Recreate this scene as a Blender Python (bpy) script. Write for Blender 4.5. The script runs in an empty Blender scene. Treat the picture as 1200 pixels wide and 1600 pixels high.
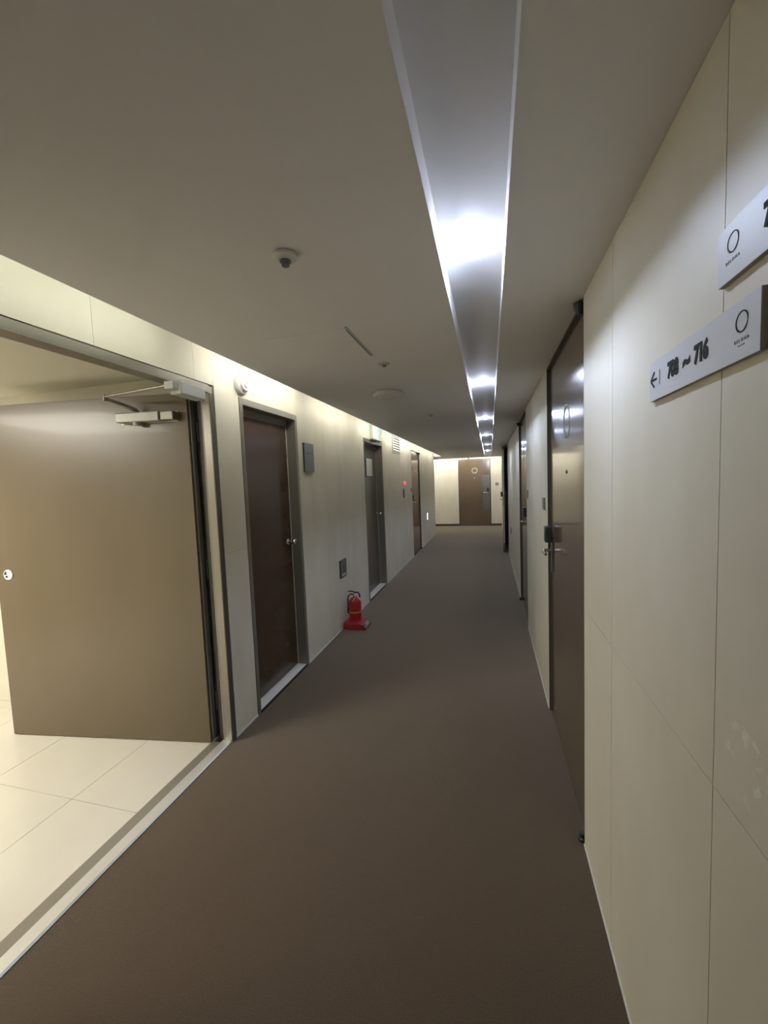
import bpy, bmesh, math, random
from mathutils import Vector, Matrix

random.seed(7)
C = bpy.context.scene.collection
S = bpy.context.scene

# ------------------------------------------------------------------ camera
cam_data = bpy.data.cameras.new('camera')
cam = bpy.data.objects.new('camera', cam_data)
C.objects.link(cam)
S.camera = cam
YAW, PITCH, ROLL, FPX = math.radians(-14.7875), math.radians(-4.149), math.radians(-2.1793), 631.41
cam_data.sensor_fit = 'HORIZONTAL'
cam_data.sensor_width = 36.0
cam_data.lens = FPX * 36.0 / 1200.0
cam_data.clip_start = 0.02
fw = Vector((math.sin(YAW) * math.cos(PITCH), math.cos(YAW) * math.cos(PITCH), math.sin(PITCH)))
rt = Vector((math.cos(YAW), -math.sin(YAW), 0))
up = rt.cross(fw)
r2 = rt * math.cos(ROLL) + up * math.sin(ROLL)
u2 = up * math.cos(ROLL) - rt * math.sin(ROLL)
cam.matrix_world = Matrix(((r2.x, u2.x, -fw.x, 0), (r2.y, u2.y, -fw.y, 0), (r2.z, u2.z, -fw.z, 1.6), (0, 0, 0, 1)))

# ------------------------------------------------------------------ world, exposure, light levels
w = bpy.data.worlds.new('world')
S.world = w
w.use_nodes = True
w.node_tree.nodes['Background'].inputs[0].default_value = (0.9, 0.95, 1.0, 1)
w.node_tree.nodes['Background'].inputs[1].default_value = 0.02
S.view_settings.view_transform = 'Standard'
S.view_settings.look = 'None'
S.view_settings.gamma = 1.0
S.view_settings.use_curve_mapping = False
S.view_settings.exposure = 0.2
LAMP = 760.0          # downlight lens radiance
COVE = 20.5           # hidden cove tube radiance
COVE_END = 150.0      # tubes in the cove before the end wall
ROOM = 19.5            # ceiling panel of the side room

# ------------------------------------------------------------------ materials
def mat(name, col, rough=0.5, metal=0.0, spec=0.5, emit=None, estr=0.0, noise=None, bump=0.0, bscale=200.0, coat=0.0):
    m = bpy.data.materials.new(name)
    m.use_nodes = True
    nt = m.node_tree
    b = nt.nodes['Principled BSDF']
    b.inputs['Base Color'].default_value = (*col, 1)
    b.inputs['Roughness'].default_value = rough
    b.inputs['Metallic'].default_value = metal
    b.inputs['Specular IOR Level'].default_value = spec
    b.inputs['Coat Weight'].default_value = coat
    b.inputs['Coat Roughness'].default_value = 0.08
    if emit:
        b.inputs['Emission Color'].default_value = (*emit, 1)
        b.inputs['Emission Strength'].default_value = estr
    tc = nt.nodes.new('ShaderNodeTexCoord')
    if noise:
        col2, scale, detail, stretch = noise
        mp = nt.nodes.new('ShaderNodeMapping')
        mp.inputs['Scale'].default_value = stretch
        n = nt.nodes.new('ShaderNodeTexNoise')
        n.inputs['Scale'].default_value = scale
        n.inputs['Detail'].default_value = detail
        rp = nt.nodes.new('ShaderNodeValToRGB')
        rp.color_ramp.elements[0].position = 0.35
        rp.color_ramp.elements[1].position = 0.68
        rp.color_ramp.elements[0].color = (*col, 1)
        rp.color_ramp.elements[1].color = (*col2, 1)
        nt.links.new(tc.outputs['Object'], mp.inputs[0])
        nt.links.new(mp.outputs[0], n.inputs['Vector'])
        nt.links.new(n.outputs['Fac'], rp.inputs[0])
        nt.links.new(rp.outputs[0], b.inputs['Base Color'])
    if bump:
        n2 = nt.nodes.new('ShaderNodeTexNoise')
        n2.inputs['Scale'].default_value = bscale
        n2.inputs['Detail'].default_value = 3
        bp = nt.nodes.new('ShaderNodeBump')
        bp.inputs['Strength'].default_value = bump
        bp.inputs['Distance'].default_value = 0.004
        nt.links.new(tc.outputs['Object'], n2.inputs['Vector'])
        nt.links.new(n2.outputs['Fac'], bp.inputs['Height'])
        nt.links.new(bp.outputs[0], b.inputs['Normal'])
    return m

M_PANEL = mat('stone_panel', (0.69, 0.64, 0.52), 0.5, spec=0.35, noise=((0.76, 0.72, 0.61), 3.2, 8, (1, 1, 0.4)))
def add_scuffs(m, centre, radius, col):
    nt = m.node_tree; b = nt.nodes['Principled BSDF']
    src = b.inputs['Base Color'].links[0].from_socket
    tc = nt.nodes.new('ShaderNodeTexCoord')
    d = nt.nodes.new('ShaderNodeVectorMath'); d.operation = 'DISTANCE'; d.inputs[1].default_value = centre
    nt.links.new(tc.outputs['Object'], d.inputs[0])
    fall = nt.nodes.new('ShaderNodeMapRange')
    fall.inputs['From Min'].default_value = radius; fall.inputs['From Max'].default_value = radius * 0.3
    nt.links.new(d.outputs['Value'], fall.inputs['Value'])
    n = nt.nodes.new('ShaderNodeTexNoise'); n.inputs['Scale'].default_value = 38; n.inputs['Detail'].default_value = 4
    nt.links.new(tc.outputs['Object'], n.inputs['Vector'])
    th = nt.nodes.new('ShaderNodeMapRange'); th.inputs['From Min'].default_value = 0.56; th.inputs['From Max'].default_value = 0.66
    nt.links.new(n.outputs['Fac'], th.inputs['Value'])
    mu = nt.nodes.new('ShaderNodeMath'); mu.operation = 'MULTIPLY'
    nt.links.new(fall.outputs[0], mu.inputs[0]); nt.links.new(th.outputs[0], mu.inputs[1])
    mx = nt.nodes.new('ShaderNodeMix'); mx.data_type = 'RGBA'
    nt.links.new(mu.outputs[0], mx.inputs['Factor']); nt.links.new(src, mx.inputs[6]); mx.inputs[7].default_value = (*col, 1)
    nt.links.new(mx.outputs[2], b.inputs['Base Color'])
add_scuffs(M_PANEL, (0.368, 0.69, 1.150), 0.085, (0.90, 0.88, 0.80))   # pale rubbed plaster marks near the direction signs
M_GROUT = mat('panel_backing', (0.09, 0.085, 0.07), 0.9)
M_CEIL = mat('ceiling_paint', (0.82, 0.80, 0.785), 0.6, bump=0.05, bscale=300)
M_WHITE = mat('white_paint', (0.78, 0.78, 0.74), 0.5)
M_CARPET = mat('carpet', (0.078, 0.054, 0.035), 0.95, spec=0.15, noise=((0.118, 0.085, 0.058), 260, 3, (1, 1, 1)), bump=0.6, bscale=420)
cb = M_CARPET.node_tree.nodes['Principled BSDF']
cb.inputs['Sheen Weight'].default_value = 1.0
cb.inputs['Sheen Roughness'].default_value = 0.35
cb.inputs['Sheen Tint'].default_value = (0.92, 0.86, 0.78, 1)
M_TILE = mat('cream_floor_tile', (0.62, 0.585, 0.50), 0.14, noise=((0.66, 0.625, 0.545), 2.0, 4, (1, 1, 1)))
M_TGROUT = mat('tile_grout', (0.38, 0.35, 0.28), 0.8)
M_ROOMWALL = mat('room_wall_paint', (0.70, 0.67, 0.57), 0.6)
M_DOOR = mat('brown_laminate', (0.118, 0.085, 0.055), 0.20, spec=0.6, coat=0.55, noise=((0.138, 0.098, 0.064), 3.0, 4, (1, 1, 0.2)))
M_DOORW = mat('open_door_laminate', (0.125, 0.093, 0.054), 0.32, spec=0.6, coat=0.12, noise=((0.142, 0.106, 0.063), 2.0, 3, (1, 1, 0.3)))
M_DOORD = mat('dark_wood_laminate', (0.066, 0.038, 0.021), 0.24, spec=0.7, noise=((0.074, 0.044, 0.025), 2.0, 3, (1, 1, 3)))
M_DOORG = mat('grey_painted_steel_door', (0.15, 0.135, 0.115), 0.30, metal=0.3)
M_FRAME = mat('frame_paint', (0.27, 0.25, 0.21), 0.33, metal=0.45)
M_FLANGE = mat('frame_flange_shaded', (0.115, 0.098, 0.075), 0.35, metal=0.3)  # frame material again, with the shade of the corridor face put into the colour
M_DARKF = mat('frame_rebate_dark', (0.07, 0.06, 0.045), 0.5)
M_EDGE = mat('door_edge_steel', (0.30, 0.29, 0.26), 0.40, metal=0.5)
M_DARK = mat('dark_gap', (0.025, 0.020, 0.015), 0.6)
M_STEEL = mat('stainless_steel', (0.62, 0.60, 0.56), 0.28, metal=1.0)
M_STRIP = mat('satin_threshold_strip', (0.70, 0.69, 0.64), 0.42, metal=0.6)
M_SILL = mat('sill_stone', (0.75, 0.74, 0.70), 0.30)
M_CHROME = mat('chrome', (0.80, 0.79, 0.76), 0.12, metal=1.0)
M_LOCK = mat('lock_plastic', (0.035, 0.035, 0.032), 0.3)
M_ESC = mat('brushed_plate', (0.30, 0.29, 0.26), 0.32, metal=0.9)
M_FACE = mat('foot_plate_face', (0.20, 0.19, 0.17), 0.35, metal=0.3)
M_CLOSER = mat('closer_silver_paint', (0.42, 0.42, 0.39), 0.42, metal=0.35)
M_SIGN = mat('sign_board_white', (0.63, 0.63, 0.66), 0.47)
M_SIGNEDGE = mat('sign_board_edge', (0.30, 0.29, 0.24), 0.5)
M_INK = mat('sign_ink_dark_green', (0.040, 0.052, 0.050), 0.8, spec=0.1)
M_INKL = mat('sign_ink_grey', (0.16, 0.16, 0.18), 0.8, spec=0.1)
M_GPLATE = mat('grey_plate', (0.22, 0.235, 0.24), 0.35, metal=0.4)
M_PLASTIC = mat('white_plastic', (0.74, 0.73, 0.69), 0.4)
M_PLASTG = mat('light_grey_plastic', (0.47, 0.48, 0.47), 0.4)
M_RED = mat('extinguisher_red', (0.38, 0.012, 0.014), 0.28, coat=0.3)
M_REDD = mat('stand_red_plastic', (0.30, 0.014, 0.020), 0.45)
M_YEL = mat('orange_yellow_band', (0.75, 0.30, 0.04), 0.5)
M_BLK = mat('black_rubber', (0.012, 0.011, 0.010), 0.5)
M_BASE = mat('dark_brown_skirting', (0.055, 0.040, 0.025), 0.5)
M_EMBLEM = mat('emblem_silver', (0.68, 0.67, 0.63), 0.4)
M_LENS = mat('downlight_lens', (0.9, 0.9, 0.9), 0.4, emit=(0.64, 0.75, 1.0), estr=LAMP)
M_TUBE = mat('cove_tube_glow', (0.9, 0.9, 0.9), 0.4, emit=(1.0, 0.99, 0.87), estr=COVE)
M_TUBEB = mat('bright_cove_tube_glow', (0.9, 0.9, 0.9), 0.4, emit=(1.0, 0.99, 0.90), estr=COVE * 1.6)
M_TUBEE = mat('end_cove_tube_glow', (0.9, 0.9, 0.9), 0.4, emit=(1.0, 0.99, 0.90), estr=COVE_END)
M_TUBEG = mat('cove_tube_glow_greenish', (0.9, 0.9, 0.9), 0.4, emit=(0.95, 1.0, 0.88), estr=COVE * 0.72)
M_ROOML = mat('room_panel_glow', (0.9, 0.9, 0.9), 0.4, emit=(1.0, 0.955, 0.84), estr=ROOM)
M_REDL = mat('alarm_lamp_red', (0.6, 0.02, 0.03), 0.3, emit=(1.0, 0.06, 0.08), estr=1.6)
M_FOOT = mat('foot_light_glow', (0.9, 0.9, 0.9), 0.4, emit=(1.0, 1.0, 0.95), estr=2.2)
M_GREENL = mat('exit_green_glow', (0.1, 0.6, 0.4), 0.4, emit=(0.10, 0.75, 0.50), estr=0.35)
M_EXITF = mat('exit_face_pale', (0.62, 0.72, 0.62), 0.3)

# ------------------------------------------------------------------ mesh helpers
def box(bm, a, b, bevel=0.0):
    x0, x1 = sorted((a[0], b[0])); y0, y1 = sorted((a[1], b[1])); z0, z1 = sorted((a[2], b[2]))
    vs = [bm.verts.new(p) for p in ((x0, y0, z0), (x1, y0, z0), (x1, y1, z0), (x0, y1, z0), (x0, y0, z1), (x1, y0, z1), (x1, y1, z1), (x0, y1, z1))]
    fs = [bm.faces.new([vs[i] for i in q]) for q in ((0, 3, 2, 1), (4, 5, 6, 7), (0, 1, 5, 4), (1, 2, 6, 5), (2, 3, 7, 6), (3, 0, 4, 7))]
    if bevel:
        es = list({e for f in fs for e in f.edges})
        bmesh.ops.bevel(bm, geom=es, offset=bevel, segments=2, profile=0.5, affect='EDGES')

def frame_of(axis):
    z = Vector(axis).normalized()
    x = Vector((0, 0, 1)).cross(z)
    if x.length < 1e-4:
        x = Vector((1, 0, 0))
    x.normalize()
    return x, z.cross(x), z

def lathe(bm, center, axis, prof, seg=32):
    """prof: list of (distance along axis, radius); capped at both ends"""
    x, y, z = frame_of(axis); c = Vector(center); rings = []
    for d, r in prof:
        if r < 1e-6:
            rings.append([bm.verts.new(c + z * d)])
        else:
            rings.append([bm.verts.new(c + z * d + (x * math.cos(2 * math.pi * i / seg) + y * math.sin(2 * math.pi * i / seg)) * r) for i in range(seg)])
    for a, b in zip(rings, rings[1:]):
        for i in range(seg):
            j = (i + 1) % seg
            if len(a) == 1 and len(b) == 1: continue
            if len(a) == 1: bm.faces.new((a[0], b[i], b[j]))
            elif len(b) == 1: bm.faces.new((a[i], a[j], b[0]))
            else: bm.faces.new((a[i], a[j], b[j], b[i]))
    if len(rings[0]) > 1: bm.faces.new(list(reversed(rings[0])))
    if len(rings[-1]) > 1: bm.faces.new(rings[-1])

def tube(bm, pts, r, seg=12, closed=False):
    pts = [Vector(p) for p in pts]; n = len(pts); rings = []; ref = None
    for i, p in enumerate(pts):
        if closed: t = pts[(i + 1) % n] - pts[(i - 1) % n]
        else: t = pts[min(i + 1, n - 1)] - pts[max(i - 1, 0)]
        t.normalize()
        if ref is None: ref = frame_of(t)[0]
        ref = (ref - t * ref.dot(t)).normalized(); o = t.cross(ref)
        rr = r[i] if isinstance(r, (list, tuple)) else r
        rings.append([bm.verts.new(p + (ref * math.cos(2 * math.pi * k / seg) + o * math.sin(2 * math.pi * k / seg)) * rr) for k in range(seg)])
    m = n if closed else n - 1
    for i in range(m):
        a, b = rings[i], rings[(i + 1) % n]
        for k in range(seg):
            l = (k + 1) % seg
            bm.faces.new((a[k], a[l], b[l], b[k]))
    if not closed:
        bm.faces.new(list(reversed(rings[0]))); bm.faces.new(rings[-1])

def prism(bm, poly, axis_i, lo, hi):
    """poly: 2D points in the other two axes (ordered), extruded along axis_i"""
    def P(q, h):
        v = list(q); v.insert(axis_i, h); return v
    a = [bm.verts.new(P(q, lo)) for q in poly]; b = [bm.verts.new(P(q, hi)) for q in poly]
    n = len(poly)
    bm.faces.new(a); bm.faces.new(list(reversed(b)))
    for i in range(n):
        bm.faces.new((a[i], b[i], b[(i + 1) % n], a[(i + 1) % n]))

def obj(name, bm, m, parent=None, smooth=False, mats=None):
    bmesh.ops.recalc_face_normals(bm, faces=bm.faces[:])
    me = bpy.data.meshes.new(name)
    bm.to_mesh(me); bm.free()
    me.materials.append(m)
    for q in (mats or []): me.materials.append(q)
    if smooth:
        for p in me.polygons: p.use_smooth = True
        try: me.set_sharp_from_angle(angle=math.radians(38))
        except Exception: pass
    o = bpy.data.objects.new(name, me)
    C.objects.link(o)
    if parent:
        o.parent = parent
        o.matrix_parent_inverse = parent.matrix_basis.inverted()
    return o

def bobj(name, a, b, m, parent=None, bevel=0.0):
    bm = bmesh.new(); box(bm, a, b, bevel)
    return obj(name, bm, m, parent)

def thing(name, label, cat, loc=(0, 0, 0), group=None, kind=None):
    o = bpy.data.objects.new(name, None)
    C.objects.link(o); o.location = loc; o.empty_display_size = 0.1
    o['label'] = label; o['category'] = cat
    if group: o['group'] = group
    if kind: o['kind'] = kind
    return o

def tag(o, label, cat, group=None, kind=None):
    o['label'] = label; o['category'] = cat
    if group: o['group'] = group
    if kind: o['kind'] = kind
    return o

def struct(o, label=None, cat=None):
    o['kind'] = 'structure'
    if label: o['label'] = label
    if cat: o['category'] = cat
    return o

# facing frames: local x (reading direction), local y (up), local z (out of the surface)
def face_mat(origin, facing):
    X, Y, Z = {'-X': ((0, -1, 0), (0, 0, 1), (-1, 0, 0)), '+X': ((0, 1, 0), (0, 0, 1), (1, 0, 0)), '-Y': ((1, 0, 0), (0, 0, 1), (0, -1, 0))}[facing]
    o = origin
    return Matrix(((X[0], Y[0], Z[0], o[0]), (X[1], Y[1], Z[1], o[1]), (X[2], Y[2], Z[2], o[2]), (0, 0, 0, 1)))

def text(name, s, size, m, mw, parent, depth=0.0008, sx=1.0, shear=0.0, spacing=1.0, offset=0.0, align='CENTER'):
    cu = bpy.data.curves.new(name, 'FONT')
    cu.body = s; cu.size = size; cu.extrude = depth; cu.align_x = align; cu.align_y = 'CENTER'
    cu.shear = shear; cu.space_character = spacing; cu.offset = offset; cu.resolution_u = 4
    t = bpy.data.objects.new(name, cu); C.objects.link(t)
    dg = bpy.context.evaluated_depsgraph_get()
    me = bpy.data.meshes.new_from_object(t.evaluated_get(dg))
    bpy.data.objects.remove(t); bpy.data.curves.remove(cu)
    me.name = name
    me.transform(mw @ Matrix.Diagonal((sx, 1, 1, 1)))
    me.materials.clear(); me.materials.append(m)
    o = bpy.data.objects.new(name, me); C.objects.link(o)
    if parent:
        o.parent = parent; o.matrix_parent_inverse = parent.matrix_basis.inverted()
    return o

def emblem(bm, mw, r, wdt, t=0.0008):
    """hand-drawn double-stroke circle made of two thin tapering loops"""
    for k, (dx, dy, ph, el) in enumerate(((0, 0, 0.2, 1.0), (0.035 * r, -0.03 * r, 2.4, 0.94))):
        n = 48; a = []; b = []; c2 = []; d2 = []
        for i in range(n):
            t0 = 2 * math.pi * i / n
            wob = 1 + 0.035 * math.sin(2 * t0 + ph) + 0.02 * math.sin(3 * t0 + ph * 2)
            wd = wdt * (0.45 + 0.55 * abs(math.sin(t0 * 0.5 + ph)))
            for lst, rr, z in ((a, r * wob - wd / 2, 0), (b, r * wob + wd / 2, 0), (c2, r * wob - wd / 2, t), (d2, r * wob + wd / 2, t)):
                lst.append(bm.verts.new(mw @ Vector((dx + rr * math.cos(t0) * el, dy + rr * math.sin(t0), z))))
        for i in range(n):
            j = (i + 1) % n
            bm.faces.new((c2[i], d2[i], d2[j], c2[j]))
            bm.faces.new((b[i], b[j], d2[j], d2[i])); bm.faces.new((a[i], c2[i], c2[j], a[j]))
            bm.faces.new((a[i], a[j], b[j], b[i]))

# ------------------------------------------------------------------ dimensions
XR, XL, ZC = 0.368, -1.603, 2.30        # faces of the right and left walls, ceiling
YE, YB = 14.214, -2.6                   # end wall, wall behind the camera
LIP = -1.357                            # ceiling edge of the left cove
CH0, CH1, ZCH = -0.141, 0.0587, 2.39    # lighting channel
YCOR = 12.1                             # left wall's far corner

# ------------------------------------------------------------------ floor
bm = bmesh.new()
box(bm, (XL, YB, -0.06), (XR + 0.14, YE, 0.0))
box(bm, (-5.0, YCOR, -0.06), (XL, YE, 0.0))
struct(obj('floor', bm, M_CARPET), 'brown low-pile carpet running along the corridor', 'carpet')

rf = bobj('floor', (-5.2, -1.6, -0.06), (-1.735, 2.2, -0.010), M_TGROUT)
struct(rf, 'cream polished tile floor of the side room', 'tiled floor')
xs = [-1.735, -2.16, -2.76, -3.36, -3.96, -4.56, -5.16]
ys = [2.2, 2.118, 1.518, 0.918, 0.318, -0.282, -0.882, -1.482]
g = 0.0013
for i in range(len(xs) - 1):
    for j in range(len(ys) - 1):
        bobj('tile', (xs[i] - (g if i else 0), ys[j] - g, -0.010), (xs[i + 1] + g, ys[j + 1] + g, 0.0), M_TILE, rf)

# ------------------------------------------------------------------ walls with stone panels
def panels(parent, plane, s, rects, seam):
    """rects: (u0, u1, z0, z1) panels on plane X=..., normal s (+1/-1)"""
    for u0, u1, z0, z1 in rects:
        if u1 - u0 < 0.012 or z1 - z0 < 0.012: continue
        bm = bmesh.new()
        box(bm, (plane, u0 + seam, z0 + seam * 0.9), (plane - s * 0.0098, u1 - seam, z1 - seam * 0.9))
        obj('panel', bm, M_PANEL, parent)

def split(u0, u1, z0, z1, us, zs):
    uu = [u0] + [u for u in us if u0 + 0.03 < u < u1 - 0.03] + [u1]
    zz = [z0] + [z for z in zs if z0 + 0.03 < z < z1 - 0.03] + [z1]
    return [(a, b, c, d) for a, b in zip(uu, uu[1:]) for c, d in zip(zz, zz[1:])]

useam_r = [0.79 + 0.61 * k for k in range(-6, 24)]
useam_l = [1.39 + 0.6 * k for k in range(-7, 20)]
R1 = (1.79, 2.868); R2 = (4.45, 5.50); R3 = (8.985, 10.02)       # door openings on the right
bm = bmesh.new()
for a, b in ((YB, R1[0]), (R1[1], R2[0]), (R2[1], R3[0]), (R3[1], YE)):
    box(bm, (XR + 0.0098, a, 0), (XR + 0.14, b, 2.5))
for a, b in (R1, R2, R3):
    box(bm, (XR + 0.004, a, 2.293), (XR + 0.14, b, 2.5))
wr = struct(obj('wall_right', bm, M_GROUT), 'right corridor wall clad in cream stone panels', 'wall')
for a, b in ((YB, R1[0]), (R1[1], R2[0]), (R2[1], R3[0]), (R3[1], YE)):
    panels(wr, XR, -1, split(a, b, 0.012, ZC, useam_r, [1.05]), 0.0010)

O1 = (0.62, 2.15, 2.222); O2 = (2.40, 3.234, 2.205); O3 = (5.13, 6.108, 2.205); O4 = (8.49, 9.51, 2.272)
bm = bmesh.new()
ZW = 2.56
prev = YB
for a, b, z in (O1, O2, O3, O4):
    box(bm, (XL - 0.0098, prev, 0), (XL - 0.13, a, ZW))
    box(bm, (XL - 0.0098, a, z), (XL - 0.13, b, ZW))
    prev = b
box(bm, (XL - 0.0098, prev, 0), (XL - 0.13, YCOR - 0.0098, ZW))
box(bm, (-5.0, YCOR - 0.0098, 0), (XL - 0.0098, YCOR - 0.13, ZW))
wl = struct(obj('wall_left', bm, M_GROUT), 'left corridor wall clad in cream stone panels, lit from the cove above', 'wall')
prev = YB
for a, b, z in (O1, O2, O3, O4):
    panels(wl, XL, 1, split(prev, a, 0.012, ZW - 0.01, useam_l, [1.196]), 0.0009)
    panels(wl, XL, 1, split(a, b, z, ZW - 0.01, useam_l, []), 0.0009)
    prev = b
panels(wl, XL, 1, split(prev, YCOR, 0.012, ZW - 0.01, useam_l, [1.196]), 0.0009)
# return face of the corner
for x0, x1 in ((-5.0, -3.8), (-3.8, -2.6), (-2.6, XL - 0.0098)):
    bobj('panel', (x0 + 0.001, YCOR - 0.0098, 0.01), (x1 - 0.001, YCOR, 2.30), M_PANEL, wl)

bm = bmesh.new()
DE = (-1.05, 0.03, 2.292)
box(bm, (-5.0, YE + 0.0098, 0), (DE[0], YE + 0.13, ZW))
box(bm, (DE[1], YE + 0.0098, 0), (XR + 0.14, YE + 0.13, ZW))
box(bm, (DE[0], YE + 0.0098, DE[2]), (DE[1], YE + 0.13, ZW))
we = struct(obj('wall_end', bm, M_GROUT), 'cream panelled wall closing the far end of the corridor', 'wall')
for x0, x1, z0, z1 in ((-5, -3.45, .07, ZW), (-3.45, -2.25, .07, ZW), (-2.25, DE[0], .07, ZW), (DE[1], XR, .07, ZW), (DE[0], DE[1], DE[2], ZW)):
    bobj('panel', (x0 + 0.001, YE, z0), (x1 - 0.001, YE + 0.0098, z1), M_PANEL, we)
bm = bmesh.new()
box(bm, (-5, YE - 0.008, 0), (DE[0], YE + 0.008, 0.07)); box(bm, (DE[1], YE - 0.008, 0), (XR, YE + 0.008, 0.07))
struct(obj('baseboard_end', bm, M_BASE), 'dark brown skirting strip along the foot of the end wall', 'baseboard')
struct(bobj('wall_back', (-1.8, YB - 0.1, 0), (XR + 0.14, YB, ZW), M_PANEL), 'cream wall behind the viewpoint', 'wall')
struct(bobj('wall_side', (-5.1, YCOR - 0.13, 0), (-5.0, YE + 0.13, ZW), M_PANEL), 'cream wall closing the side passage', 'wall')

# light bead where the cladding meets the carpet
bm = bmesh.new()
for a, b in ((YB, R1[0]), (R1[1], R2[0]), (R2[1], R3[0]), (R3[1], YE - 0.01)):
    box(bm, (XR - 0.003, a, 0), (XR + 0.0098, b, 0.012))
struct(obj('baseboard_right', bm, M_PLASTIC), 'thin pale bead at the foot of the right wall', 'baseboard')
bm = bmesh.new()
prev = YB
for a, b, z in (O1, O2, O3, O4):
    box(bm, (XL + 0.003, prev, 0), (XL - 0.0098, a, 0.012)); prev = b
box(bm, (XL + 0.003, prev, 0), (XL - 0.0098, YCOR, 0.012))
struct(obj('baseboard_left', bm, M_PLASTIC), 'thin pale bead at the foot of the left wall', 'baseboard')

# ------------------------------------------------------------------ ceiling with channel and coves
YL = 13.5                              # ceiling edge before the end wall
YCH = 12.75                            # end of the channel
bm = bmesh.new()
box(bm, (LIP, YB, ZC), (CH0, YCOR, ZC + 0.03))
box(bm, (LIP, YB, ZC + 0.03), (LIP + 0.02, YCOR, ZC + 0.115))           # upstand hiding the tubes
box(bm, (-5.0, YCOR, ZC), (CH0, YL, ZC + 0.03))
box(bm, (CH1, YB, ZC), (XR + 0.13, YL, ZC + 0.03))
box(bm, (CH0, YCH, ZC), (CH1, YL, ZC + 0.03))
box(bm, (-5.0, YL - 0.02, ZC + 0.03), (XR + 0.01, YL, ZC + 0.115))
box(bm, (CH0 - 0.012, YB, ZC + 0.03), (CH0, YCH, ZCH + 0.01)); box(bm, (CH1, YB, ZC + 0.03), (CH1 + 0.012, YCH, ZCH + 0.01))
box(bm, (CH0, YB, ZCH), (CH1, YCH, ZCH + 0.012)); box(bm, (CH0, YCH, ZC + 0.03), (CH1, YCH + 0.012, ZCH + 0.01))
box(bm, (-5.1, YB - 0.1, ZW), (XR + 0.14, YE + 0.13, ZW + 0.03))   # slab above
struct(obj('ceiling', bm, M_CEIL), 'off-white corridor ceiling with a narrow lighting channel and side cove', 'ceiling')

# thin bright beads along the channel edges
bm = bmesh.new()
box(bm, (CH0 - 0.004, YB, ZC - 0.0015), (CH0, YCH, ZC + 0.001)); box(bm, (CH1, YB, ZC - 0.0015), (CH1 + 0.004, YCH, ZC + 0.001))
struct(obj('trim_1', bm, M_CEIL), 'fine pale edge beads of the ceiling channel', 'trim')

# ------------------------------------------------------------------ lamps in the channel
lamp_lab = {1.45: 'nearest and brightest round downlight in the ceiling channel',
            3.49: 'second downlight along the channel from the foreground',
            5.53: 'third downlight along the channel from the foreground',
            7.60: 'fourth downlight along the channel from the foreground',
            9.70: 'fifth downlight along the channel, close to the far end',
            11.75: 'last downlight of the channel, just before the brown end door'}
for y, lab in lamp_lab.items():
    t = thing('ceiling_downlight', lab, 'downlight', (-0.043, y, ZCH), group='downlights in the ceiling channel')
    bm = bmesh.new()
    lathe(bm, (-0.043, y, ZCH), (0, 0, -1), [(0, 0.042), (0.0015, 0.041), (0.002, 0.0305)], 40)
    obj('trim_ring', bm, M_WHITE, t, True)
    bm = bmesh.new()
    lathe(bm, (-0.043, y, ZCH), (0, 0, -1), [(0.0015, 0.030), (0.006, 0.0295), (0.010, 0.024), (0.0125, 0.013), (0.013, 0)], 40)
    obj('lens', bm, M_LENS, t, True)

# hidden cove tubes on the left side
cove = [(-2.2, -1.2), (-0.9, 0.35), (0.75, 1.75), (2.05, 3.25), (3.5, 4.6), (4.75, 5.9), (6.1, 7.2), (7.3, 8.4), (8.6, 9.7), (9.8, 10.9), (11.0, 12.0)]
for i, (a, b) in enumerate(cove):
    t = thing('cove_tube_light', 'slim fluorescent tube hidden in the cove above the left wall', 'light fixture', (-1.31, (a + b) / 2, ZC + 0.03), group='tubes inside the left cove')
    bobj('fitting', (LIP - 0.001, a, ZC + 0.055), (LIP - 0.022, b, ZC + 0.085), M_WHITE, t, 0.002)
    bm = bmesh.new(); tube(bm, [(LIP - 0.034, a + 0.02, ZC + 0.075), (LIP - 0.034, b - 0.02, ZC + 0.075)], 0.008, 12)
    obj('tube', bm, M_TUBEG if i < 3 else (M_TUBEB if i in (3, 7) else M_TUBE), t, True)
for a, b in ((-4.6, -3.4), (-3.2, -2.0), (-1.9, -0.75), (-0.6, 0.3)):
    t = thing('cove_tube_light', 'slim fluorescent tube hidden in the cove before the end wall', 'light fixture', ((a + b) / 2, YL, ZC + 0.03), group='tubes inside the end cove')
    bobj('fitting', (a, YL + 0.001, ZC + 0.055), (b, YL + 0.022, ZC + 0.085), M_WHITE, t, 0.002)
    bm = bmesh.new(); tube(bm, [(a + 0.02, YL + 0.034, ZC + 0.075), (b - 0.02, YL + 0.034, ZC + 0.075)], 0.008, 12)
    obj('tube', bm, M_TUBEE, t, True)

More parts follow.
